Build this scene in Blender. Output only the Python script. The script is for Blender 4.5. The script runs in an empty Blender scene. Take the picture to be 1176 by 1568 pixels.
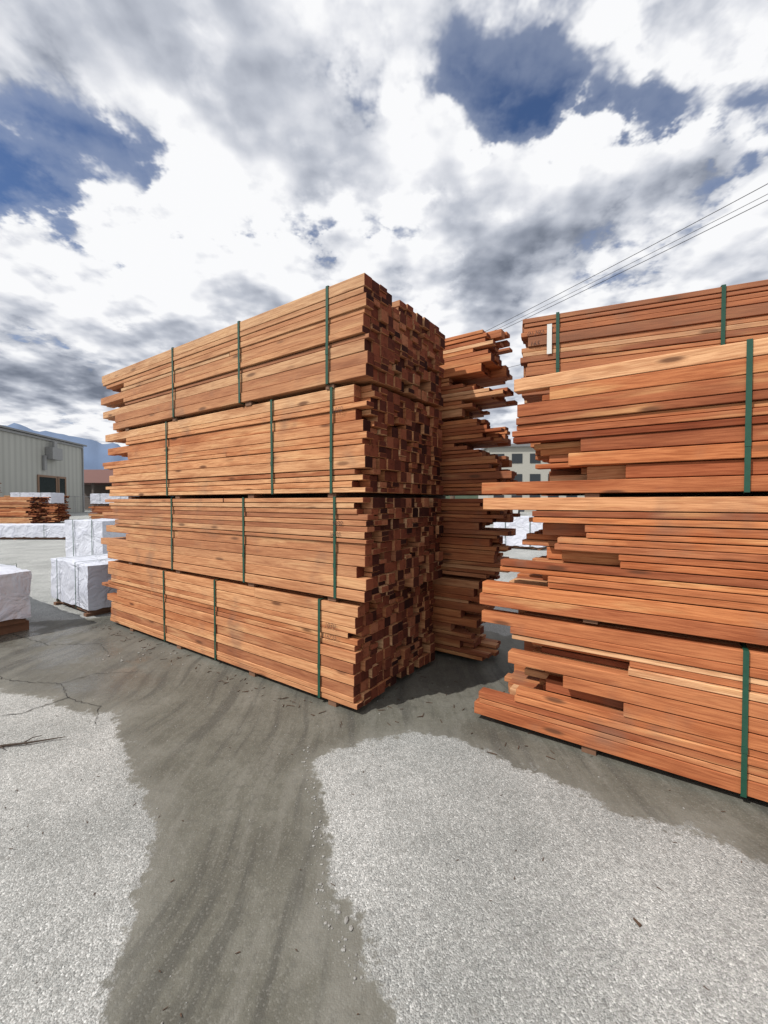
import bpy, math, random
from mathutils import Vector, noise as mnoise
random.seed(7)
S=bpy.context.scene
S.view_settings.view_transform='Standard'
S.view_settings.look='None'
S.view_settings.exposure=0
COL=S.collection

# ---------------------------------------------------------------- node helpers
class NT:
    def __init__(s,tree): s.t=tree; s.n=tree.nodes; s.l=tree.links
    def put(s,sock,v):
        if v is None: return
        if isinstance(v,bpy.types.NodeSocket): s.l.new(v,sock)
        else:
            if isinstance(v,(int,float)) and sock.type in('RGBA','VECTOR'):
                v=(v,v,v,1) if sock.type=='RGBA' else (v,v,v)
            if sock.type=='RGBA' and len(v)==3: v=(*v,1)
            sock.default_value=v
    def m(s,op,a,b=None,c=None,clamp=False):
        n=s.n.new('ShaderNodeMath'); n.operation=op; n.use_clamp=clamp
        s.put(n.inputs[0],a); s.put(n.inputs[1],b); s.put(n.inputs[2],c); return n.outputs[0]
    def vm(s,op,a,b=None):
        n=s.n.new('ShaderNodeVectorMath'); n.operation=op
        s.put(n.inputs[0],a); s.put(n.inputs[1],b)
        return n.outputs['Value'] if op in('LENGTH','DISTANCE','DOT_PRODUCT') else n.outputs[0]
    def scale(s,a,f):
        n=s.n.new('ShaderNodeVectorMath'); n.operation='SCALE'; s.put(n.inputs[0],a); n.inputs[3].default_value=f; return n.outputs[0]
    def ss(s,v,a,b,o0=0.0,o1=1.0):
        n=s.n.new('ShaderNodeMapRange'); n.interpolation_type='SMOOTHSTEP'
        s.put(n.inputs[0],v); n.inputs[1].default_value=a; n.inputs[2].default_value=b
        n.inputs[3].default_value=o0; n.inputs[4].default_value=o1; return n.outputs[0]
    def mix(s,f,a,b,bt='MIX'):
        n=s.n.new('ShaderNodeMix'); n.data_type='RGBA'; n.blend_type=bt
        s.put(n.inputs[0],f); s.put(n.inputs[6],a); s.put(n.inputs[7],b); return n.outputs[2]
    def noise(s,v,sc,det=4,r=.5,dist=0,col=False):
        n=s.n.new('ShaderNodeTexNoise'); s.put(n.inputs['Vector'],v)
        n.inputs['Scale'].default_value=sc; n.inputs['Detail'].default_value=det
        n.inputs['Roughness'].default_value=r; n.inputs['Distortion'].default_value=dist
        return n.outputs[1] if col else n.outputs[0]
    def noise2(s,v,sc,det=4,r=.5,dist=0,col=False):
        n=s.n.new('ShaderNodeTexNoise'); n.noise_dimensions='2D'; s.put(n.inputs['Vector'],v)
        n.inputs['Scale'].default_value=sc; n.inputs['Detail'].default_value=det
        n.inputs['Roughness'].default_value=r; n.inputs['Distortion'].default_value=dist
        return n.outputs[1] if col else n.outputs[0]
    def vorn(s,v,sc,dim='3D',feat='F1',det=0,r=.5):
        n=s.n.new('ShaderNodeTexVoronoi'); n.voronoi_dimensions=dim; n.feature=feat; s.put(n.inputs['Vector'],v)
        n.inputs['Scale'].default_value=sc
        if det: n.inputs['Detail'].default_value=det; n.inputs['Roughness'].default_value=r; n.normalize=True
        return n
    def ramp(s,f,stops,interp='LINEAR'):
        n=s.n.new('ShaderNodeValToRGB'); cr=n.color_ramp; cr.interpolation=interp
        while len(cr.elements)<len(stops): cr.elements.new(.5)
        for e,(p,c) in zip(cr.elements,stops):
            e.position=p; e.color=(*c,1) if len(c)==3 else c
        s.put(n.inputs[0],f); return n.outputs[0]
    def map(s,v,sc=(1,1,1),loc=(0,0,0),rot=(0,0,0)):
        n=s.n.new('ShaderNodeMapping'); s.put(n.inputs[0],v)
        n.inputs[1].default_value=loc; n.inputs[2].default_value=rot; n.inputs[3].default_value=sc
        return n.outputs[0]
    def sep(s,v):
        n=s.n.new('ShaderNodeSeparateXYZ'); s.put(n.inputs[0],v); return n.outputs
    def comb(s,x,y,z):
        n=s.n.new('ShaderNodeCombineXYZ'); s.put(n.inputs[0],x); s.put(n.inputs[1],y); s.put(n.inputs[2],z); return n.outputs[0]
    def tc(s,k='Object'):
        return s.n.new('ShaderNodeTexCoord').outputs[k]
    def attr(s,name):
        n=s.n.new('ShaderNodeAttribute'); n.attribute_name=name; return n
    def bump(s,h,st=.3,d=.01,nrm=None):
        n=s.n.new('ShaderNodeBump'); n.inputs['Strength'].default_value=st; n.inputs['Distance'].default_value=d
        s.put(n.inputs['Height'],h)
        if nrm is not None: s.put(n.inputs['Normal'],nrm)
        return n.outputs[0]

def newmat(name):
    m=bpy.data.materials.new(name); m.use_nodes=True
    t=NT(m.node_tree); b=m.node_tree.nodes['Principled BSDF']
    return m,t,b
def simple(name,col,rough=.6,metal=0,var=.15,sc=6,bump=0):
    m,t,b=newmat(name)
    n=t.noise(t.tc(),sc,2,.6)
    c=t.mix(n,tuple(x*(1-var) for x in col),tuple(min(1,x*(1+var)) for x in col))
    t.put(b.inputs['Base Color'],c); b.inputs['Roughness'].default_value=rough; b.inputs['Metallic'].default_value=metal
    if bump: t.put(b.inputs['Normal'],t.bump(t.noise(t.tc(),sc*3,4,.6),bump,.01))
    return m

# ---------------------------------------------------------------- materials
def wood_side(name,stops,sap):
    m,t,b=newmat(name)
    a=t.attr('bcol'); r=t.sep(a.outputs['Color'])
    off=t.comb(t.m('MULTIPLY',r[0],37.0),t.m('MULTIPLY',r[1],53.0),t.m('MULTIPLY',r[1],19.0))
    o=t.tc(); p=t.vm('ADD',o,off)
    base=t.ramp(r[0],stops)
    drift=t.noise(t.map(p,(.9,6,6)),1.6,2,.5)
    base=t.mix(t.ss(drift,.47,.75,0,.7),base,t.mix(1,base,(.60,.42,.34),'MULTIPLY'))
    base=t.mix(t.ss(drift,.45,.27,0,.65),base,sap)
    wv=t.m('MULTIPLY',t.m('SUBTRACT',drift,.5),9.0)
    g=t.noise(t.map(p,(1.6,34,34)),2.0,3,.62)
    ps=t.sep(p)
    rings=t.m('SINE',t.m('ADD',t.m('MULTIPLY',ps[2],260.0),t.m('ADD',t.m('MULTIPLY',wv,5.0),t.m('MULTIPLY',g,4.0))))
    fine=t.noise(t.map(p,(5,160,160)),2.0,1,.6)
    gs=t.m('ADD',t.m('MULTIPLY',g,.6),t.m('MULTIPLY',fine,.4))
    base=t.mix(t.ss(rings,-.2,1,0,.28),base,t.mix(1,base,(.60,.40,.30),'MULTIPLY'))
    base=t.mix(t.ss(gs,.43,.61,0,.6),base,t.mix(1,base,(.52,.36,.29),'MULTIPLY'))
    st=t.noise(o,1.9,3,.7)
    base=t.mix(t.ss(st,.53,.75,0,.5),base,(.18,.11,.08))
    v=t.vorn(t.map(p,(2.2,9,9)),1.0)
    kd=v.outputs['Distance']; rn=t.sep(v.outputs['Color'])[0]
    k=t.m('MULTIPLY',t.ss(kd,.07,.2,1,0),t.ss(rn,.55,.60,0,1))
    base=t.mix(t.m('MULTIPLY',k,.85),base,(.09,.03,.014))
    base=t.mix(r[2],base,t.mix(.5,t.mix(1,base,(.76,.73,.70),'MULTIPLY'),(.31,.205,.135)))
    t.put(b.inputs['Base Color'],base)
    b.inputs['Roughness'].default_value=.8
    b.inputs['Specular IOR Level'].default_value=.15
    t.put(b.inputs['Normal'],t.bump(gs,.5,.004))
    return m
def wood_end(name):
    m,t,b=newmat(name)
    a=t.attr('bcol'); r=t.sep(a.outputs['Color'])
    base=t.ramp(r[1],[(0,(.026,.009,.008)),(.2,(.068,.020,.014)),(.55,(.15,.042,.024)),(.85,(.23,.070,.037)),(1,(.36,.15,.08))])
    o=t.tc(); s=t.sep(o)
    cx=t.m('MULTIPLY',t.m('SUBTRACT',r[0],.5),.6); cy=t.m('MULTIPLY',t.m('SUBTRACT',r[1],.3),.5)
    rd=t.vm('LENGTH',t.comb(0,t.m('ADD',s[1],cx),t.m('ADD',s[2],cy)))
    n=t.noise(o,26,3,.7)
    w=t.m('SINE',t.m('ADD',t.m('MULTIPLY',rd,900),t.m('MULTIPLY',n,6)))
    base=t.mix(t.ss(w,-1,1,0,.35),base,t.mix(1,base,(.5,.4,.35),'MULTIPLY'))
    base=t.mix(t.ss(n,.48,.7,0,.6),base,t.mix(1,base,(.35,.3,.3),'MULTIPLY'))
    t.put(b.inputs['Base Color'],base); b.inputs['Roughness'].default_value=.9
    b.inputs['Specular IOR Level'].default_value=.1
    return m
W_L=wood_side('redwood_side',[(0,(.28,.095,.045)),(.15,(.47,.20,.092)),(.4,(.60,.30,.145)),(.6,(.48,.19,.080)),(.8,(.62,.325,.16)),(1,(.74,.49,.28))],(.70,.42,.21))
W_R=wood_side('redwood_side_orange',[(0,(.24,.066,.028)),(.25,(.44,.145,.058)),(.55,(.60,.235,.092)),(.72,(.36,.105,.042)),(.88,(.64,.30,.14)),(1,(.76,.48,.27))],(.68,.38,.17))
W_E=wood_end('redwood_end_grain')
STR=simple('green_strap',(.012,.062,.038),.35,0,.25,30)
INK=simple('ink',(.05,.022,.018),.7)
STK=simple('sticker_wood',(.16,.08,.045),.8,0,.3,20)

# ---------------------------------------------------------------- mesh helpers
def obj(name,verts,faces,mats,parent=None,mi=None,loc=(0,0,0),rz=0,smooth=False):
    me=bpy.data.meshes.new(name); me.from_pydata(verts,[],faces)
    if not isinstance(mats,(list,tuple)): mats=[mats]
    for m in mats: me.materials.append(m)
    if mi: me.polygons.foreach_set('material_index',mi)
    if smooth: me.polygons.foreach_set('use_smooth',[True]*len(me.polygons))
    me.update()
    o=bpy.data.objects.new(name,me); COL.objects.link(o)
    o.location=loc; o.rotation_euler=(0,0,rz)
    if parent: o.parent=parent
    return o
def empty(name,loc=(0,0,0),rz=0):
    e=bpy.data.objects.new(name,None); COL.objects.link(e); e.location=loc; e.rotation_euler=(0,0,rz); e.empty_display_size=.2
    return e
BF=[(0,3,2,1),(4,5,6,7),(0,1,5,4),(2,3,7,6),(0,4,7,3),(1,2,6,5)]
def boxv(x0,x1,y0,y1,z0,z1): return [(x0,y0,z0),(x1,y0,z0),(x1,y1,z0),(x0,y1,z0),(x0,y0,z1),(x1,y0,z1),(x1,y1,z1),(x0,y1,z1)]
def boxes(name,lst,mats,parent=None,mi=None,bevel=0,**k):
    v=[];f=[];ms=[]
    for i,b in enumerate(lst):
        o=len(v); v+=boxv(*b); f+=[tuple(o+j for j in q) for q in BF]
        ms+=[mi[i] if mi else 0]*6
    ob=obj(name,v,f,mats,parent,ms,**k)
    if bevel:
        md=ob.modifiers.new('bevel','BEVEL'); md.width=bevel; md.segments=2
    return ob

def bundle(parent,name,rng,xl,xr,y0,width,z0,rows,rag_l,rag_r,mats,tone=0,cw=.089,split=.45,loc=(0,0,0),rz=0,front_l=None,bright=0,bevel=True):
    ncol=max(1,round(width/cw)); cw=width/ncol
    v=[];f=[];ms=[];cols=[]
    z=z0
    for ri,h in enumerate(rows):
        for c in range(ncol):
            parts=[(0,h)]
            if h>.06 and rng.random()<split: 
                k=rng.choice([.5,.5,.42]); parts=[(0,h*k),(h*k,h)]
            for (a,bb) in parts:
                x0=xl+rag_l(rng,ri,c,len(rows)); x1=xr+rag_r(rng,ri,c,len(rows))
                if front_l and c==0 and ri in front_l: x0=front_l[ri]+rng.uniform(-.01,.01)
                jy=rng.uniform(-.004,.004)
                if c==0 and rng.random()<.3: jy=rng.uniform(.003,.018)
                g=.0016
                ya=y0+c*cw+g+jy; yb=y0+(c+1)*cw-g+(jy if abs(jy)<.005 else 0)
                za=z+a+g*rng.uniform(.3,1.2); zb=z+bb-g*rng.uniform(.3,3.6)
                tw=rng.uniform(-.004,.004); tz=rng.uniform(-.0014,.0014)
                segs=[(x0,x1)]
                if c==0 and rng.random()<.12 and (x1-x0)>2:
                    q=rng.uniform(x0+.7,x1-.7); segs=[(x0,q-.002),(q+.002,x1)]
                for (xa,xb) in segs:
                    o=len(v)
                    bv=boxv(xa,xb,ya,yb,za,zb)
                    bv=[(p[0],p[1]+(tw if p[0]==xa else -tw),p[2]+(tz if p[0]==xa else -tz)) for p in bv]
                    v+=bv; f+=[tuple(o+j for j in q) for q in BF]; ms+=[0,0,0,0,1,1]
                    r1=rng.random(); r2=min(1,rng.random()+bright); cols.append((r1,r2,tone+rng.uniform(0,.2)))
        z+=h
    ob=obj(name,v,f,mats,parent,ms,loc=loc,rz=rz)
    ca=ob.data.color_attributes.new('bcol','FLOAT_COLOR','POINT')
    arr=[]
    for c in cols: arr+=[c[0],c[1],c[2],1]*8
    ca.data.foreach_set('color',arr)
    if bevel:
        md=ob.modifiers.new('bevel','BEVEL'); md.width=.003; md.segments=1
    return ob
def strap(parent,name,xs,y0,y1,z0,z1,w=.024,rng=random,**k):
    v=[];f=[]; t=.0022
    for x in xs:
        tilt=rng.uniform(-.008,.008)
        for b in [(x-w/2,x+w/2,y0-t-.006,y0-.006,z0-.002,z1+.002),(x-w/2,x+w/2,y1+.006,y1+.006+t,z0-.002,z1+.002),
                  (x-w/2,x+w/2,y0-.0065,y1+.0065,z1+.0022,z1+.0045),(x-w/2,x+w/2,y0-.0065,y1+.0065,z0-.0045,z0-.0022)]:
            o=len(v); v+=[(p[0]+tilt*(p[2]-z0),p[1],p[2]) for p in boxv(*b)]; f+=[tuple(o+j for j in q) for q in BF]
        zz=z0+.3*(z1-z0); dx=tilt*(zz-z0)
        b=(x-w/2-.001+dx,x+w/2+.001+dx,y0-t-.0085,y0-.0065,zz,zz+.035)
        o=len(v); v+=boxv(*b); f+=[tuple(o+j for j in q) for q in BF]
    return obj(name,v,f,STR,parent,**k)
def stickers(parent,name,xs,y0,y1,z0,h,gap_filler=None,**k):
    L=[(x-.04,x+.04,y0+.02,y1-.01,z0+.0005,z0+h-.001) for x in xs]
    if gap_filler:  # lengthwise filler boards, added to keep bright sky from showing through the gaps
        xs2=sorted(xs); 
        for a,b in zip(xs2[:-1],xs2[1:]): L.append((a+.045,b-.045,y0+(y1-y0)*.45,y0+(y1-y0)*.45+.09,z0+.0005,z0+h-.001))
    return boxes(name,L,STK,parent,**k)
def label(parent,txt,x,y,z,size,rot=0):
    cu=bpy.data.curves.new('marking','FONT'); cu.body=txt; cu.size=size; cu.offset=-.0006*size/.05
    cu.materials.append(INK); cu.shear=.25
    o=bpy.data.objects.new('marking',cu); COL.objects.link(o); o.parent=parent
    o.location=(x,y,z); o.rotation_euler=(math.pi/2,rot,0); return o

RZ=math.radians(-34.75)
def endj(a,b): return lambda rng,r,c,n: rng.choice([1,1,1,.3])*rng.uniform(a,b)
# ================================================================= STACK A (left hero)
A=empty('lumber_stack',(-.2,2.96,0),RZ)
def lx(u):
    r=(588-u)/637.; return -(2.96*r-.2)/(.8216-.57*r)
rowoff=[[.05,-.05,.12,0,.25,-.12,.1,0,.02],[.0,.1,-.1,.42,.0,.34,-.10,.12,.0],[.1,.05,.0,.22,-.16,.55,.0,.45,.02],[.15,.30,-.08,.55,-.02,.50,.02,.0,.05]]
specs=[
 (.045,[.084]*9, .00,.0 ,(488,328,250),.05),
 (.835,[.083]*9, .085,.0,(513,373,263),.28),
 (1.615,[.086]*9,.08,.005,(507,417,256),.0),
 (2.42,[.088,.088,.086,.088,.088,.088,.088,.09],.10,-.015,(504,371,270),.40)]
for i,(z0,rows,xo,yo,us,tone) in enumerate(specs):
    rng=random.Random(100+i); H=sum(rows)
    def rag(rng,r,c,n,i=i): return rowoff[i][r]+rng.choice([0,0,0,.08,-.1])+rng.uniform(-.03,.04)+(rng.uniform(0,.15) if c>2 else 0)
    bundle(A,'bundle_%d'%(i+1),rng,-4.04,xo,yo,1.19,z0,rows,rag,
           (lambda rng,r,c,n: rng.uniform(-.03,.015)-(.09 if rng.random()<.10 else 0)),
           [W_L,W_E],tone,split=[.35,.45,.3,.4][i])
    strap(A,'straps_%d'%(i+1),[lx(u) for u in us],yo,yo+1.19,z0,z0+H,rng=rng)
    stickers(A,'stickers_%d'%(i+1),[-3.45,-2.4,-1.2,-.25],yo,yo+1.19,z0-.045 if i==0 else z0-.034,.045-.002 if i==0 else .031,gap_filler=True)
label(A,'1030',-.30,-.0092,.60,.055,-.05); label(A,'116735',-.33,-.0092,.515,.05,-.05)
label(A,'9030',-.22,-.0092,1.37,.05,-.05); label(A,'16735',-.25,-.0092,1.29,.045,-.05)
label(A,'1030',-.22,-.006,2.20,.05,-.05)

# ================================================================= STACK B (behind, ragged)
Dx,Dy=.8216,-.57; Ex,Ey=.57,.8216
bx=-.2+1.40*Ex; by=2.96+1.40*Ey
B=empty('lumber_stack',(bx,by,0),RZ)
z=.045
for i,rows in enumerate([[.075]*10,[.075]*10,[.072]*10,[.078]*10]):
    rng=random.Random(300+i)
    ro=[rng.choice([-.28,-.1,0,.08,.18,.25]) for _ in range(10)]
    def rr(rng,r,c,n,i=i,ro=ro):
        sh=[-.06,.08,.12,.03][i]
        return sh+ro[r]*.8+rng.uniform(-.12,.12)-.02*c
    bundle(B,'bundle_%d'%(i+1),rng,-3.7,.30,0,.56,z,rows,endj(-.2,.2),rr,[W_R,W_E],.15,split=.6,bright=.3)
    strap(B,'straps_%d'%(i+1),[-.25,-2],0,.56,z,z+sum(rows),rng=rng)
    stickers(B,'stickers_%d'%(i+1),[-3.2,-1.6,-.3],0,.56,z-.045 if i==0 else z-.034,.043 if i==0 else .031,gap_filler=True)
    z+=sum(rows)+.035

# ================================================================= STACK C (right)
C=empty('lumber_stack',(.63,2.93,0),RZ)
zC=[.045,.83,1.60]
rowsC=[[.083]*9,[.083]*9,[.084]*9]
frontL=[{0:.02,1:.04,2:.30,3:.93,4:.60,5:.26,6:.96,7:.27,8:.06},
        {0:.05,1:.06,2:.50,3:.20,4:.90,5:.55,6:.72,7:.40,8:.06},
        {0:.06,1:.92,2:.62,3:.68,4:.27,5:.30,6:.31,7:.50,8:.28}]
inner=[[.08,.12,.38,.33,.34,.3,.36,.34,.12],[.10,.2,.36,.35,.40,.30,.38,.33,.12],[.10,.36,.36,.33,.33,.36,.34,.38,.36]]
for i in range(3):
    rng=random.Random(500+i)
    def rl(rng,r,c,n,i=i):
        return inner[i][r]+rng.choice([0,0,.1,.25])+rng.uniform(-.03,.06)+(.05 if c==1 else 0)
    bundle(C,'bundle_%d'%(i+1),rng,0,4.6,0,1.19,zC[i],rowsC[i],rl,endj(-.05,.05),[W_R,W_E],[.08,.0,.0][i],split=.35,front_l=frontL[i])
    stickers(C,'stickers_%d'%(i+1),[.75,2.0,3.2,4.2],0,1.19,zC[i]-.045 if i==0 else zC[i]-.022,.043 if i==0 else .020,gap_filler=True)
def lxC(u):
    r=(u-588)/637.; return (2.93*r-.63)/(.8216+.57*r)
strap(C,'straps_1',[lxC(1148),2.6,3.7],0,1.19,zC[0],zC[0]+.747)
strap(C,'straps_2',[2.3,3.5],0,1.19,zC[1],zC[1]+.747)
strap(C,'straps_3',[lxC(1143),2.5,3.7],0,1.19,zC[2],zC[2]+.756)
rng=random.Random(900)
rT=math.atan2(-.394,.919)
ax,ay=1.10,3.36
dx,dy=ax-.63,ay-2.93
T=bpy.data.objects.new('top_bundle',None); COL.objects.link(T); T.parent=C; T.location=(dx*Dx+dy*Dy,dx*Ex+dy*Ey,0); T.rotation_euler=(0,0,rT-RZ)
bundle(T,'bundle_4',rng,0,4.2,0,.98,2.395,[.075,.078,.075,.08,.075,.08,.075,.075],lambda rng,r,c,n:rng.uniform(-.01,.05),endj(-.05,.05),[W_R,W_E],.5,split=.25)
strap(T,'straps_4',[.27,1.30,3.0],0,.98,2.395,2.395+.613)
stickers(T,'stickers_4',[.6,2.0,3.6],.05,.95,2.36,.033)
boxes('paper_tag',[(.19,.225,-.0105,-.0095,2.70,2.93)],simple('tag',(.62,.64,.62),.6),T)
label(T,'01292',.04,-.0088,2.86,.05,0); label(T,'165',.06,-.0088,2.78,.05,0)

# ================================================================= WRAPPED PACKAGES
mW,t,b=newmat('white_lumber_wrap')
o=t.tc(); n1=t.noise(o,3.5,3,.6,1.0)
t.put(b.inputs['Base Color'],t.mix(t.ss(n1,.4,.7,0,.5),(.57,.59,.66),(.46,.48,.57)))
b.inputs['Roughness'].default_value=.45
t.put(b.inputs['Normal'],t.bump(n1,1,.06))
def package(loc,rz,lx_,ly_,h,z0=.1,seed=0):
    e=empty('wrapped_lumber_package',loc,rz)
    nx,ny,nz=max(6,int(lx_/.08)),max(6,int(ly_/.08)),9
    import bmesh
    bm=bmesh.new(); vd={}
    def vv(i,j,k):
        if (i,j,k) not in vd:
            x=i/nx*lx_; y=j/ny*ly_; zz=z0+k/nz*h
            q=Vector((x*2.5+seed,y*2.5,zz*2.5))
            d=mnoise.noise(q)*.022+mnoise.noise(q*3.3)*.014
            cx=(x-lx_/2)/(lx_/2); cy=(y-ly_/2)/(ly_/2)
            if abs(cx)==1: x+=d*cx
            if abs(cy)==1: y+=d*cy
            if k==nz: zz+=d*.8-(.012 if abs(cx)==1 or abs(cy)==1 else 0)
            if k==0: zz+=mnoise.noise(Vector((x*6+seed,y*6,0)))*.04
            vd[(i,j,k)]=bm.verts.new((x,y,zz))
        return vd[(i,j,k)]
    for i in range(nx):
        for j in range(ny):
            bm.faces.new((vv(i,j,nz),vv(i+1,j,nz),vv(i+1,j+1,nz),vv(i,j+1,nz)))
    for k in range(nz):
        for i in range(nx):
            bm.faces.new((vv(i,0,k),vv(i+1,0,k),vv(i+1,0,k+1),vv(i,0,k+1)))
            bm.faces.new((vv(i+1,ny,k),vv(i,ny,k),vv(i,ny,k+1),vv(i+1,ny,k+1)))
        for j in range(ny):
            bm.faces.new((vv(0,j+1,k),vv(0,j,k),vv(0,j,k+1),vv(0,j+1,k+1)))
            bm.faces.new((vv(nx,j,k),vv(nx,j+1,k),vv(nx,j+1,k+1),vv(nx,j,k+1)))
    me=bpy.data.meshes.new('wrap'); bm.to_mesh(me); bm.free(); me.materials.append(mW)
    for p in me.polygons: p.use_smooth=True
    ob=bpy.data.objects.new('wrap',me); COL.objects.link(ob); ob.parent=e
    md=ob.modifiers.new('e','EDGE_SPLIT'); md.split_angle=math.radians(50)
    boxes('lumber',[(.045,lx_-.045,.045,ly_-.045,z0-.06,z0+h-.06)],STK,e)
    boxes('bearers',[(x,x+.09,.0,ly_,0.0,z0-.061) for x in ([.1,lx_/2-.045,lx_-.19] if lx_>1.6 else [.08,lx_-.17])],STK,e)
    strap(e,'straps',[.25*lx_,.75*lx_],-.022,ly_+.022,z0-.01,z0+h+.016,w=.018)
    return e
def from_corner(cx,cy,L,z=0): return (cx-Dx*L,cy-Dy*L,z)
package(from_corner(-4.22-1.1*Ex,4.95-1.1*Ey,2.6),RZ,2.6,1.1,.56,.17,1)
package(from_corner(-3.93,5.50,1.35),RZ,1.35,1.0,.60,.10,2)
package((-7.75,10.1,0),RZ*.5,1.2,1.2,1.0,.1,3)
package((-17.5,16.9,0),-.02,5.0,1.2,.50,.1,4)
package((-26.5,29.5,1.35),0,2.9,1.2,.75,.08,5)
package((-23.3,33.0,1.3),0,3.2,1.2,.8,.08,6)
package((3.7,14.0,0),RZ,1.6,1.2,.95,.1,7)

# ================================================================= BACKGROUND LUMBER PILES
def pile(loc,rz,L,W,nb,seed,h=.07,gap=.06,rag=.35):
    e=empty('lumber_stack',loc,rz); z=.1; rng=random.Random(seed)
    for i in range(nb):
        n=rng.choice([7,8,9]); rows=[h]*n
        bundle(e,'bundle_%d'%(i+1),rng,0,L,0,W,z,rows,endj(-rag,rag),endj(-rag,rag),[W_R if i%2 else W_L,W_E],0.1,cw=.16,split=.3,bevel=False)
        stickers(e,'stickers_%d'%(i+1),[.5,L/2,L-.5],0,W,z-gap if i else 0,gap-.004 if i else .095)
        z+=sum(rows)+gap
    return e
pile((-25.6,25.2,0),-.1,4.6,1.2,3,1)
pile((-32.5,29.0,0),.1,4.2,1.2,5,2)
pile((-26.5,29.6,0),0,3.0,1.2,2,3)
pile((-23.3,33.1,0),0,3.2,1.2,2,4)
pile((-31,34.0,0),0,4.2,1.2,3,5)

# ================================================================= BUILDINGS
def corrug(name,col,per=.3):
    m,t,b=newmat(name); o=t.tc(); s=t.sep(o)
    w=t.m('SINE',t.m('MULTIPLY',t.m('ADD',s[0],s[1]),6.283/per))
    n=t.noise(t.map(o,(1,1,.15)),.7,3,.6)
    t.put(b.inputs['Base Color'],t.mix(t.ss(w,-.6,1,0,.35),t.mix(n,col,tuple(c*.72 for c in col)),tuple(c*.5 for c in col)))
    b.inputs['Roughness'].default_value=.5
    return m
CW=corrug('corrugated_steel',(.45,.45,.41),.9)
DK=simple('dark_glass',(.02,.025,.03),.15); ORG=simple('orange_trim',(.22,.13,.08),.6); GRY=simple('grey_trim',(.28,.28,.28),.5,.3)
RF=simple('roof_steel',(.22,.22,.22),.45,.4)
Bd=empty('steel_warehouse',(-43.7,60.5,0),math.radians(8))
def gable(name,W,L,h,hr,mat,parent):
    v=[(-W,-L,0),(0,-L,0),(0,0,0),(-W,0,0),(-W,-L,h),(0,-L,h),(0,0,h),(-W,0,h),(-W/2,-L,hr),(-W/2,0,hr)]
    f=[(0,1,5,8,4),(1,2,6,5),(2,3,7,9,6),(3,0,4,7)]
    return obj(name,v,f,mat,parent)
gable('walls',36,46,9.6,11.2,CW,Bd)
obj('roof',[(-36.4,-46.4,9.55),(.4,-46.4,9.55),(.4,.4,9.55),(-36.4,.4,9.55),(-18,-46.4,11.35),(-18,.4,11.35),
            (-36.4,-46.4,9.75),(.4,-46.4,9.75),(.4,.4,9.75),(-36.4,.4,9.75),(-18,-46.4,11.55),(-18,.4,11.55)],
    [(6,10,11,9),(10,7,8,11),(1,2,8,7),(3,0,6,9),(0,4,10,6),(4,1,7,10),(2,5,11,8),(5,3,9,11)],RF,Bd)
bl=[];mi=[]
for (y0,y1,z0,z1) in [(-9.5,-6.3,1.2,4.6),(-5.6,-4.4,2.6,4.6)]:
    bl.append((.02,.07,y0,y1,z0,z1)); mi.append(0)
    for q in [(.02,.12,y0-.25,y0-.002,z0-.2,z1+.25),(.02,.12,y1+.002,y1+.25,z0-.2,z1+.25),(.02,.11,y0,y1,z1+.002,z1+.25)]:
        bl.append(q); mi.append(1)
bl+=[(.05,.9,-8.2,-6.2,6.9,8.4),(.4,.7,-7.5,-6.9,8.4,9.2),(.05,.3,-8.8,-8.3,5.5,7.3)]; mi+=[2,2,2]
bl+=[(.02,.2,-46,-.1,9.25,9.5),(.02,.16,-.25,-.05,0,9.2)]; mi+=[2,2]
boxes('openings_and_vent',bl,[DK,ORG,GRY],Bd,mi)
Sh=empty('open_shed',(-56,72,0),0)
obj('roof',[(-2,-2,4.7),(14,-2,4.7),(14,8,4.7),(-2,8,4.7),(1,3,7.3),(11,3,7.3)],[(0,1,5,4),(1,2,5),(2,3,4,5),(3,0,4),(3,2,1,0)],simple('brown_roof',(.12,.05,.04),.7),Sh)
boxes('posts_and_back',[(x,x+.3,-1.5,-1.2,0,4.68) for x in (-1.5,2.5,6.5,10.5,13.2)]+[(-1.5,13.5,7,7.2,0,4.68)],simple('shed_wood',(.12,.10,.09),.8),Sh)
Of=empty('office_building',(15.5,62,0),math.radians(-6))
boxes('walls',[(0,16,0,12,0,9.6)],simple('stucco',(.36,.35,.31),.8),Of)
boxes('roof',[(-.4,16.4,-.4,12.4,9.602,10.0)],RF,Of)
w=[]
for zz in (1.1,4.2,7.2):
    for i in range(6): w.append((.8+i*2.6,2.3+i*2.6,-.06,-.01,zz,zz+1.4))
boxes('windows',w,DK,Of)
F=empty('chain_link_fence',(-48,52,0),math.radians(35))
fb=[]
for i in range(9): fb.append((i*2.5,i*2.5+.07,0,.07,0,2.3))
fb+=[(.07,20,.01,.05,2.2,2.26),(.07,20,.01,.05,.05,.1)]
boxes('posts',fb,GRY,F)
fb=[(i*.25+.1,i*.25+.115,.02,.03,.1,2.2) for i in range(80)]+[(.07,20,.031,.04,.3+.25*j,.31+.25*j) for j in range(8)]
boxes('mesh',fb,GRY,F)
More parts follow.
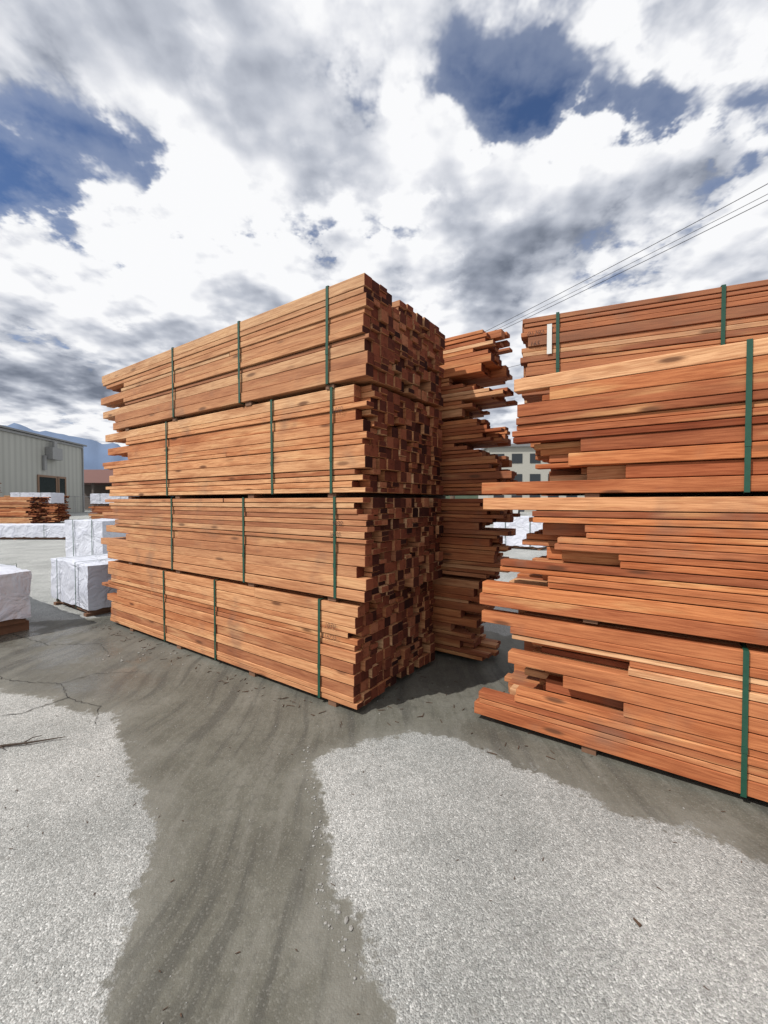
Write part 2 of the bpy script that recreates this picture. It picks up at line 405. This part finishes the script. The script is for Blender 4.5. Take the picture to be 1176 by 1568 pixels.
def car(loc,rz,col):
    e=empty('parked_car',loc,rz)
    prof=[(0,.35),(0,.75),(.15,.92),(.9,1.0),(1.55,1.42),(3.0,1.46),(3.75,1.05),(4.4,.95),(4.5,.6),(4.45,.32)]
    n=len(prof); v=[]
    for y,s in ((-.88,1),(.88,1)):
        for (x,z) in prof: v.append((x,y*(1 if z<1.1 else .78),z))
    f=[tuple(range(n)),tuple(range(2*n-1,n-1,-1))]+[(i,i+n,(i+1)%n+n,(i+1)%n) for i in range(n)]
    obj('body',v,f,simple('car_paint',col,.25,.2,.05),e)
    obj('glass',[(1.0,-.89,1.0),(3.6,-.89,1.05),(2.95,-.72,1.4),(1.6,-.72,1.38),(1.0,.89,1.0),(3.6,.89,1.05),(2.95,.72,1.4),(1.6,.72,1.38),
                 (.98,-.7,1.07),(.98,.7,1.07),(1.5,.62,1.41),(1.5,-.62,1.41)],[(0,1,2,3),(7,6,5,4),(8,11,10,9)],DK,e)
    for i,(x,y) in enumerate([(.9,-.9),(3.6,-.9),(.9,.72),(3.6,.72)]):
        vs=[];m=16
        for yy in (0,.18):
            for k in range(m):
                a=k/m*6.2832; vs.append((x+.33*math.cos(a),y+yy,.33+.33*math.sin(a)))
        obj('wheel_%d'%(i+1),vs,[tuple(range(m)),tuple(range(2*m-1,m-1,-1))]+[(k,k+m,(k+1)%m+m,(k+1)%m) for k in range(m)],simple('tyre',(.02,.02,.02),.8),e)
car((9.5,44,0),.1,(.7,.7,.7)); car((12.2,50,0),.1,(.06,.07,.09))

# ================================================================= UTILITY POLE + WIRES
P=empty('utility_pole',(4.2,25.5,0))
vs=[];m=12
for z_,r in ((0,.17),(11.2,.11)):
    for k in range(m): a=k/m*6.2832; vs.append((r*math.cos(a),r*math.sin(a),z_))
obj('pole',vs,[(k,(k+1)%m,(k+1)%m+m,k+m) for k in range(m)]+[tuple(range(m,2*m))],simple('pole_wood',(.10,.07,.05),.9),P)
WIRE=simple('wire_dark',(.04,.04,.045),.6)
def wire(p0,p1,sag,parent,r=.012):
    cu=bpy.data.curves.new('wire','CURVE'); cu.dimensions='3D'; cu.bevel_depth=r; cu.bevel_resolution=1
    sp=cu.splines.new('POLY'); N=24; sp.points.add(N)
    for i in range(N+1):
        s=i/N; q=Vector(p0).lerp(Vector(p1),s); q.z-=sag*4*s*(1-s); sp.points[i].co=(*q,1)
    cu.materials.append(WIRE)
    o=bpy.data.objects.new('wire',cu); COL.objects.link(o); o.parent=parent
wire((0,0,10.9),(18.3,-26,13.8),.35,P,.012)
wire((0,0,10.6),(18.5,-26,13.1),.35,P,.012)
wire((0,0,10.75),(18.5,-26,13.35),.35,P,.009)
wire((0,0,8.9),(22.5,-24,9.1),.25,P,.011)
P2=empty('utility_pole',(24.5,-.5,0))
obj('pole',[(a*1.2,b*1.2,c*1.22) for a,b,c in vs],[(k,(k+1)%m,(k+1)%m+m,k+m) for k in range(m)]+[tuple(range(m,2*m))],bpy.data.materials['pole_wood'],P2)

# ================================================================= HILLS
def ridge(name,R,a0,a1,hf,mat,n=160,thick=.25):
    v=[];f=[]
    for i in range(n+1):
        a=math.radians(a0+(a1-a0)*i/n); h=hf(math.degrees(a))
        for k,(rr,zz) in enumerate([(R,-1),(R*(1+thick*.3),h*.55),(R*(1+thick*.6),h),(R*(1+thick*1.5),-1)]):
            j=mnoise.noise(Vector((i*.31,k*2.7,R)))
            v.append((math.sin(a)*rr*(1+.02*j),math.cos(a)*rr*(1+.02*j),zz*(1+.12*j)))
    for i in range(n):
        for k in range(3): 
            q=i*4+k; f.append((q,q+4,q+5,q+1))
    return obj(name,v,f,mat,smooth=True)
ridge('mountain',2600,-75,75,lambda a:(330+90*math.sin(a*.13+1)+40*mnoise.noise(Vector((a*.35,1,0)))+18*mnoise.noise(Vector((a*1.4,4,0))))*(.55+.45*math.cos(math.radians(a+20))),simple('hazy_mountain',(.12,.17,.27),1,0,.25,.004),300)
ridge('forested_hill',330,-5,60,lambda a:36*max(.1,min(1,(a+5)/14))+6*mnoise.noise(Vector((a*.4,9,0))),simple('forest_ground',(.05,.07,.045),1,0,.5,.06),200)
tv=[];tf=[]; rng=random.Random(4)
for i in range(520):
    a=math.radians(rng.uniform(4,40)); R=rng.uniform(340,380); h0=36*(R-330)/50*.9
    x,y=math.sin(a)*R,math.cos(a)*R; H=rng.uniform(9,17); w=H*.2
    for lvl in range(4):
        zb=h0+H*(.1+lvl*.22); zt=zb+H*.36; ww=w*(1-lvl*.21)
        o_=len(tv); tv.append((x,y,zt))
        for k in range(7):
            an=k/7*6.283+lvl; rr=ww*rng.uniform(.6,1.15); tv.append((x+rr*math.cos(an),y+rr*math.sin(an),zb+rng.uniform(-.5,.5)))
        for k in range(7): tf.append((o_,o_+1+k,o_+1+(k+1)%7))
obj('distant_trees',tv,tf,simple('conifer',(.04,.06,.035),1,0,.4,.5))

# ================================================================= GROUND
def axis(lo,hi,fine,far):
    a=[]; x=lo
    while x<=hi+1e-6: a.append(x); x+=fine
    out=[];s=fine;x=hi
    while x<far: s*=1.35; x+=s; out.append(x)
    neg=[];s=fine;x=lo
    while x>-far: s*=1.35; x-=s; neg.append(x)
    return neg[::-1]+a+out
XS=axis(-5,5,.06,4500); YS=axis(-.5,7.5,.06,4500)
PR=[(.05,.6),(.023,1.234),(-.094,1.386),(-.197,1.613),(-.266,1.928),(-.351,2.285),(-.421,2.486),(-.117,2.653),(.443,2.765),(.689,2.55),(1.07,2.184),(1.272,1.966),(1.491,1.855),(1.75,1.72),(4,.3),(4,-5),(.3,-5)]
PL=[(-.7,.3),(-.85,1.234),(-.98,1.491),(-1.0,1.756),(-1.12,2.006),(-1.37,2.3),(-1.62,2.65),(-2.05,2.98),(-2.9,3.3),(-7,3.9),(-9,-5),(-.6,-5)]
PF=[(-400,9),(-12,6.2),(-4.6,5.2),(-3.3,5.8),(-1,7),(.6,5.6),(1.4,4.7),(3,5),(6,4),(400,3),(400,900),(-400,900)]
def sd(p,poly):
    x,y=p; d=1e9; ins=False; n=len(poly); j=n-1
    for i in range(n):
        x1,y1=poly[j];x2,y2=poly[i]; ex,ey=x2-x1,y2-y1
        tt=max(0,min(1,((x-x1)*ex+(y-y1)*ey)/(ex*ex+ey*ey)))
        d=min(d,(x-x1-tt*ex)**2+(y-y1-tt*ey)**2)
        if (y1>y)!=(y2>y) and x<(x2-x1)*(y-y1)/(y2-y1)+x1: ins=not ins
        j=i
    d=math.sqrt(d); return d if ins else -d
GV=[];GA=[]
for y in YS:
    for x in XS:
        GV.append((x,y,0)); 
        d=max(sd((x,y),PR),sd((x,y),PL),sd((x,y),PF)); GA.append(max(-1.5,min(1.5,d)))
nx=len(XS)
GF=[(j*nx+i,j*nx+i+1,(j+1)*nx+i+1,(j+1)*nx+i) for j in range(len(YS)-1) for i in range(nx-1)]
mG,t,b=newmat('yard_pavement')
o=t.tc(); dry=t.attr('dry').outputs['Fac']
e1=t.noise2(o,2.4,5,.62)
mid=t.noise2(o,24,3,.65)
dd=t.m('ADD',dry,t.m('ADD',t.m('MULTIPLY',t.m('SUBTRACT',e1,.5),.38),t.m('MULTIPLY',t.m('SUBTRACT',mid,.5),.15)))
mask=t.ss(dd,-.015,.035); halo=t.ss(dd,-.22,.03)
v1=t.vorn(o,165,'2D'); vc=t.sep(v1.outputs['Color'])[0]
v2=t.vorn(o,350,'2D'); vc2=t.sep(v2.outputs['Color'])[0]
stone=t.ramp(vc,[(0,(.10,.105,.105)),(.2,(.22,.225,.22)),(.6,(.315,.32,.31)),(.88,(.43,.43,.42)),(1,(.72,.72,.71))])
st2=t.ramp(vc2,[(0,(.13,.135,.13)),(.5,(.31,.315,.31)),(1,(.52,.52,.51))])
agg=t.mix(.5,stone,st2)
big=t.noise2(o,1.3,4,.65)
agg=t.mix(1,agg,t.ramp(big,[(.3,(.80,.81,.80)),(.7,(1.15,1.15,1.14))]),'MULTIPLY')
agg=t.mix(t.ss(mid,.52,.72,0,.5),agg,(.18,.18,.17))
wv=t.vm('ADD',o,t.scale(t.noise2(o,.8,1,.5,0,True),.35))
tr=t.noise2(t.map(wv,(7,.7,1),(0,0,0),(0,0,.14)),1.2,4,.6)
silt=t.ramp(e1,[(.3,(.090,.087,.071)),(.5,(.114,.111,.091)),(.7,(.148,.145,.123))])
silt=t.mix(t.ss(tr,.52,.68,0,.6),silt,(.055,.054,.047))
silt=t.mix(t.ss(tr,.47,.34,0,.4),silt,(.17,.165,.143))
silt=t.mix(t.m('MULTIPLY',t.ss(vc,.78,.97),.35),silt,(.21,.205,.185))
silt=t.mix(t.ss(mid,.5,.7,0,.35),silt,(.065,.064,.055))
s=t.sep(o)
col=t.mix(mask,silt,agg)
col=t.mix(t.m('MULTIPLY',t.m('SUBTRACT',1,mask),t.m('MULTIPLY',halo,.35)),col,(.19,.187,.167))
left=t.ss(s[0],-2.6,-1.5,1,0)
wetL=t.m('MULTIPLY',left,t.m('SUBTRACT',1,halo))
puddle=t.m('MULTIPLY',t.ss(big,.42,.58),wetL)
col=t.mix(t.m('MULTIPLY',wetL,.25),col,(.11,.11,.105))
t.put(b.inputs['Base Color'],col)
t.put(b.inputs['Roughness'],t.m('SUBTRACT',t.m('ADD',.74,t.m('MULTIPLY',mask,.15)),t.m('MULTIPLY',puddle,.48)))
b.inputs['Specular IOR Level'].default_value=.35
hh=t.m('ADD',t.m('MULTIPLY',mid,1.2),t.m('MULTIPLY',t.m('SUBTRACT',1,v1.outputs['Distance']),t.m('ADD',.25,t.m('MULTIPLY',mask,.75))))
t.put(b.inputs['Normal'],t.bump(hh,.5,.005))
G=obj('ground',GV,GF,mG)
at=G.data.attributes.new('dry','FLOAT','POINT'); at.data.foreach_set('value',GA)

rng=random.Random(21)
cv=[];cf=[]
def crackline(pts,w):
    P_=[]
    for (x0,y0),(x1,y1) in zip(pts[:-1],pts[1:]):
        n=max(2,int(math.hypot(x1-x0,y1-y0)/.03))
        for k in range(n): s_=k/n; P_.append((x0+(x1-x0)*s_+rng.gauss(0,.007),y0+(y1-y0)*s_+rng.gauss(0,.007)))
    P_.append(pts[-1])
    base_=len(cv)
    for k,(x,y) in enumerate(P_):
        a=P_[max(0,k-1)]; c_=P_[min(len(P_)-1,k+1)]; tx,ty=c_[0]-a[0],c_[1]-a[1]; l=math.hypot(tx,ty) or 1
        ww=w*rng.uniform(.3,1.2)*(1-.6*k/len(P_)); cv.append((x-ty/l*ww,y+tx/l*ww,.004)); cv.append((x+ty/l*ww,y-tx/l*ww,.004))
        if k: q=base_+2*k; cf.append((q-2,q-1,q+1,q))
crackline([(-4.2,4.0),(-3.2,3.55),(-2.75,3.5),(-2.5,3.25),(-2.15,3.1),(-2.0,2.85)],.005)
crackline([(-2.75,3.5),(-2.6,3.7),(-2.2,3.75)],.004)
crackline([(-2.5,3.25),(-2.65,3.0),(-3.1,2.9)],.004)
crackline([(-4.5,4.9),(-3.6,4.45),(-3.1,4.5),(-2.8,4.2)],.005)
obj('pavement_crack',cv,cf,simple('crack_dark',(.03,.03,.028),.9))

rng=random.Random(11)
ico=[(0,0,1),(.89,0,.45),(.28,.85,.45),(-.72,.53,.45),(-.72,-.53,.45),(.28,-.85,.45),(.72,.53,-.45),(-.28,.85,-.45),(-.89,0,-.45),(-.28,-.85,-.45),(.72,-.53,-.45),(0,0,-1)]
icf=[(0,1,2),(0,2,3),(0,3,4),(0,4,5),(0,5,1),(1,6,2),(2,7,3),(3,8,4),(4,9,5),(5,10,1),(6,7,2),(7,8,3),(8,9,4),(9,10,5),(10,6,1),(11,7,6),(11,8,7),(11,9,8),(11,10,9),(11,6,10)]
gv=[];gf=[]
def peb(x,y,r):
    o_=len(gv); sx,sy,sz=[r*rng.uniform(.6,1.2) for _ in range(3)]; sz*=.6
    for p in ico: 
        k=rng.uniform(.8,1.15); gv.append((x+p[0]*sx*k,y+p[1]*sy*k,sz*.5+p[2]*sz*k))
    gf.extend([tuple(o_+q for q in f) for f in icf])
line=[(-.05,1.30),(-.16,1.45),(-.26,1.70),(-.30,1.95),(-.40,2.3),(-.47,2.6)]
for i in range(160):
    k=rng.randrange(5); s_=rng.random(); x=line[k][0]*(1-s_)+line[k+1][0]*s_; y=line[k][1]*(1-s_)+line[k+1][1]*s_
    peb(x+rng.gauss(-.02,.022),y,rng.choice([.002,.003,.004,.007]))
for i in range(560): peb(rng.uniform(-3,2.5),rng.uniform(1.1,5),rng.choice([.0015,.002,.003,.004,.006]))
peb(-.14,1.50,.014); peb(-.12,1.47,.010); peb(-.17,1.53,.009)
for i in range(25): peb(rng.gauss(-2.5,.2),rng.gauss(4.15,.12),rng.choice([.006,.009,.013]))
obj('gravel',gv,gf,simple('pebble',(.26,.255,.24),.85,0,.5,40))
dv=[];df=[]
def sliver(x,y,L,w,a,h=.004):
    o_=len(dv); ca,sa=math.cos(a),math.sin(a)
    for p in boxv(-L/2,L/2,-w/2,w/2,.0005,h):
        q=p[0]; ww=p[1]*(1 if p[0]<0 else .4); dv.append((x+q*ca-ww*sa,y+q*sa+ww*ca,p[2]+(.004 if p[0]>0 else 0)))
    df.extend([tuple(o_+j for j in q) for q in BF])
for i in range(140):
    if rng.random()<.6: tt=rng.uniform(-4,0); x=-.2+tt*Dx-rng.uniform(.02,.25)*Ex; y=2.96+tt*Dy-rng.uniform(.02,.25)*Ey
    else: x=rng.uniform(-.1,1.2); y=2.95-(x-.1)*.5+rng.uniform(-.15,.9)
    sliver(x,y,rng.uniform(.01,.06),rng.uniform(.002,.007),rng.uniform(0,6.28))
for i in range(80): sliver(rng.uniform(-2,2),rng.uniform(1.15,2.6),rng.uniform(.006,.02),rng.uniform(.002,.005),rng.uniform(0,6.28),.002)
sliver(.93,1.49,.028,.012,2.0,.006)
obj('wood_debris',dv,df,simple('bark_bits',(.07,.04,.025),.9,0,.5,50))
tw=bpy.data.curves.new('twig','CURVE'); tw.dimensions='3D'; tw.bevel_depth=.007; tw.bevel_resolution=2
for pts in [[(-2.55,2.52,.01,1.2),(-2.4,2.585,.012,1.1),(-2.27,2.61,.015,.9),(-2.15,2.66,.012,.6),(-2.07,2.67,.02,.3)],[(-2.3,2.60,.012,.7),(-2.28,2.66,.02,.4),(-2.25,2.70,.012,.3)],[(-2.42,2.58,.012,.7),(-2.36,2.54,.02,.3)]]:
    sp=tw.splines.new('POLY'); sp.points.add(len(pts)-1)
    for i,p in enumerate(pts): sp.points[i].co=(p[0],p[1],p[2],1); sp.points[i].radius=p[3]
tw.materials.append(simple('twig_bark',(.05,.035,.025),.9)); to=bpy.data.objects.new('twig',tw); COL.objects.link(to)

# ================================================================= SKY
SUN=Vector((-.85,-.50,0)).normalized(); EL=math.radians(48)
sd_=Vector((SUN.x*math.cos(EL),SUN.y*math.cos(EL),math.sin(EL)))
W=bpy.data.worlds.new('World'); S.world=W; W.use_nodes=True
try:
    W.cycles.sampling_method='MANUAL'; W.cycles.sample_map_resolution=256
except Exception: pass
t=NT(W.node_tree); bg=W.node_tree.nodes['Background']; bg.inputs[1].default_value=.1
sk=t.n.new('ShaderNodeTexSky'); sk.sky_type='NISHITA'; sk.sun_disc=False; sk.sun_elevation=EL
sk.sun_rotation=math.atan2(SUN.x,SUN.y)%(2*math.pi)
d=t.tc('Generated'); s=t.sep(d)
zc=t.m('ADD',t.m('MAXIMUM',s[2],0),.16)
px=t.m('DIVIDE',s[0],zc); py=t.m('DIVIDE',s[1],zc)
p=t.comb(px,py,0.0)
p0=t.vm('ADD',p,(4.3,1.9,0))
nA=t.noise2(p0,1.9,6,.58)
nB=t.noise2(t.vm('ADD',p0,(-.07,-.05,0)),1.9,4,.58)
nL=t.noise2(t.vm('ADD',p,(9.1,3.3,0)),.8,1,.5)
nF=t.noise2(t.vm('ADD',p,(1.1,7.3,0)),5.5,5,.6)
wp=t.vm('ADD',p0,t.comb(t.m('MULTIPLY',nF,.25),t.m('MULTIPLY',nB,.25),0))
vA=t.vorn(wp,4.2,'2D','F1',2.5,.6).outputs['Distance']
puffA=t.m('SUBTRACT',1,vA)
wx=t.m('ADD',px,t.m('MULTIPLY',t.m('SUBTRACT',nB,.5),.55)); wy=t.m('ADD',py,t.m('MULTIPLY',t.m('SUBTRACT',nF,.5),.30))
def gauss(X,Y,cx,cy,sx,sy,rot,amp):
    c,s_=math.cos(rot),math.sin(rot)
    ax_=t.m('SUBTRACT',X,cx); ay_=t.m('SUBTRACT',Y,cy)
    u=t.m('ADD',t.m('MULTIPLY',ax_,c/sx),t.m('MULTIPLY',ay_,s_/sx))
    v=t.m('ADD',t.m('MULTIPLY',ax_,-s_/sy),t.m('MULTIPLY',ay_,c/sy))
    r2=t.m('ADD',t.m('MULTIPLY',u,u),t.m('MULTIPLY',v,v))
    return t.m('MULTIPLY',t.m('EXPONENT',t.m('MULTIPLY',r2,-1)),amp)
holes=[(.48,.84,.44,.10,.04,.27),(-.95,.92,.17,.24,.3,.25),(-.08,1.18,.34,.08,0,.20)]
H=None
for h in holes:
    g=gauss(wx,wy,*h); H=g if H is None else t.m('ADD',H,g)
D=t.m('ADD',t.m('MULTIPLY',nA,.72),t.m('MULTIPLY',puffA,.36))
D=t.m('ADD',D,t.m('MULTIPLY',t.m('SUBTRACT',nF,.5),.30))
D=t.m('SUBTRACT',t.m('ADD',D,.065),H)
cov=t.ss(D,.475,.565)
thick=t.ss(D,.58,.84)
lit=t.m('MULTIPLY',t.m('SUBTRACT',nA,nB),3.0)
br=t.m('ADD',t.m('SUBTRACT',1.0,t.m('MULTIPLY',thick,.42)),lit)
br=t.m('ADD',br,t.m('MULTIPLY',t.m('SUBTRACT',puffA,.62),1.3))
br=t.m('ADD',br,t.m('MULTIPLY',t.m('SUBTRACT',nL,.5),-.5))
br=t.m('ADD',br,t.m('MULTIPLY',t.m('SUBTRACT',nF,.5),.9))
shade=[(-1.55,1.85,.65,.45,0,.45),(.85,1.30,.45,.30,0,.20),(-.30,.72,.28,.22,0,.12),(.1,3.2,3.0,.8,0,.10),(0,1.2,3,3,0,.06)]
for h in shade: br=t.m('SUBTRACT',br,gauss(px,py,*h))
cc=t.ramp(br,[(0,(1.7,1.95,2.5)),(.3,(3.1,3.4,4.1)),(.6,(5.3,5.6,6.3)),(.85,(7.9,8.05,8.5)),(1,(9.6,9.65,9.8))])
blue=t.mix(1,sk.outputs[0],(.62,.75,.98),'MULTIPLY')
wisp=t.ss(D,.30,.5,0,.35)
blue=t.mix(wisp,blue,(5,5.5,6.6))
skc=t.mix(cov,blue,cc)
skc=t.mix(t.ss(s[2],-.02,0,1,0),skc,(1.5,1.5,1.45))
t.put(bg.inputs[0],skc)

sl=bpy.data.lights.new('sun','SUN'); sl.energy=4.3; sl.angle=math.radians(.6); sl.color=(1,.96,.90)
so=bpy.data.objects.new('sun',sl); COL.objects.link(so); so.rotation_euler=sd_.to_track_quat('Z','Y').to_euler(); so.location=(-8,-6,12)

# ================================================================= CAMERA
cam=bpy.data.cameras.new('camera'); cam.sensor_fit='VERTICAL'; cam.sensor_height=36; cam.lens=36*637/1568
cam.clip_end=9000; cam.clip_start=.05
co=bpy.data.objects.new('camera',cam); COL.objects.link(co); co.location=(0,0,1.55)
co.rotation_euler=(math.radians(90-1.44),0,0); S.camera=co
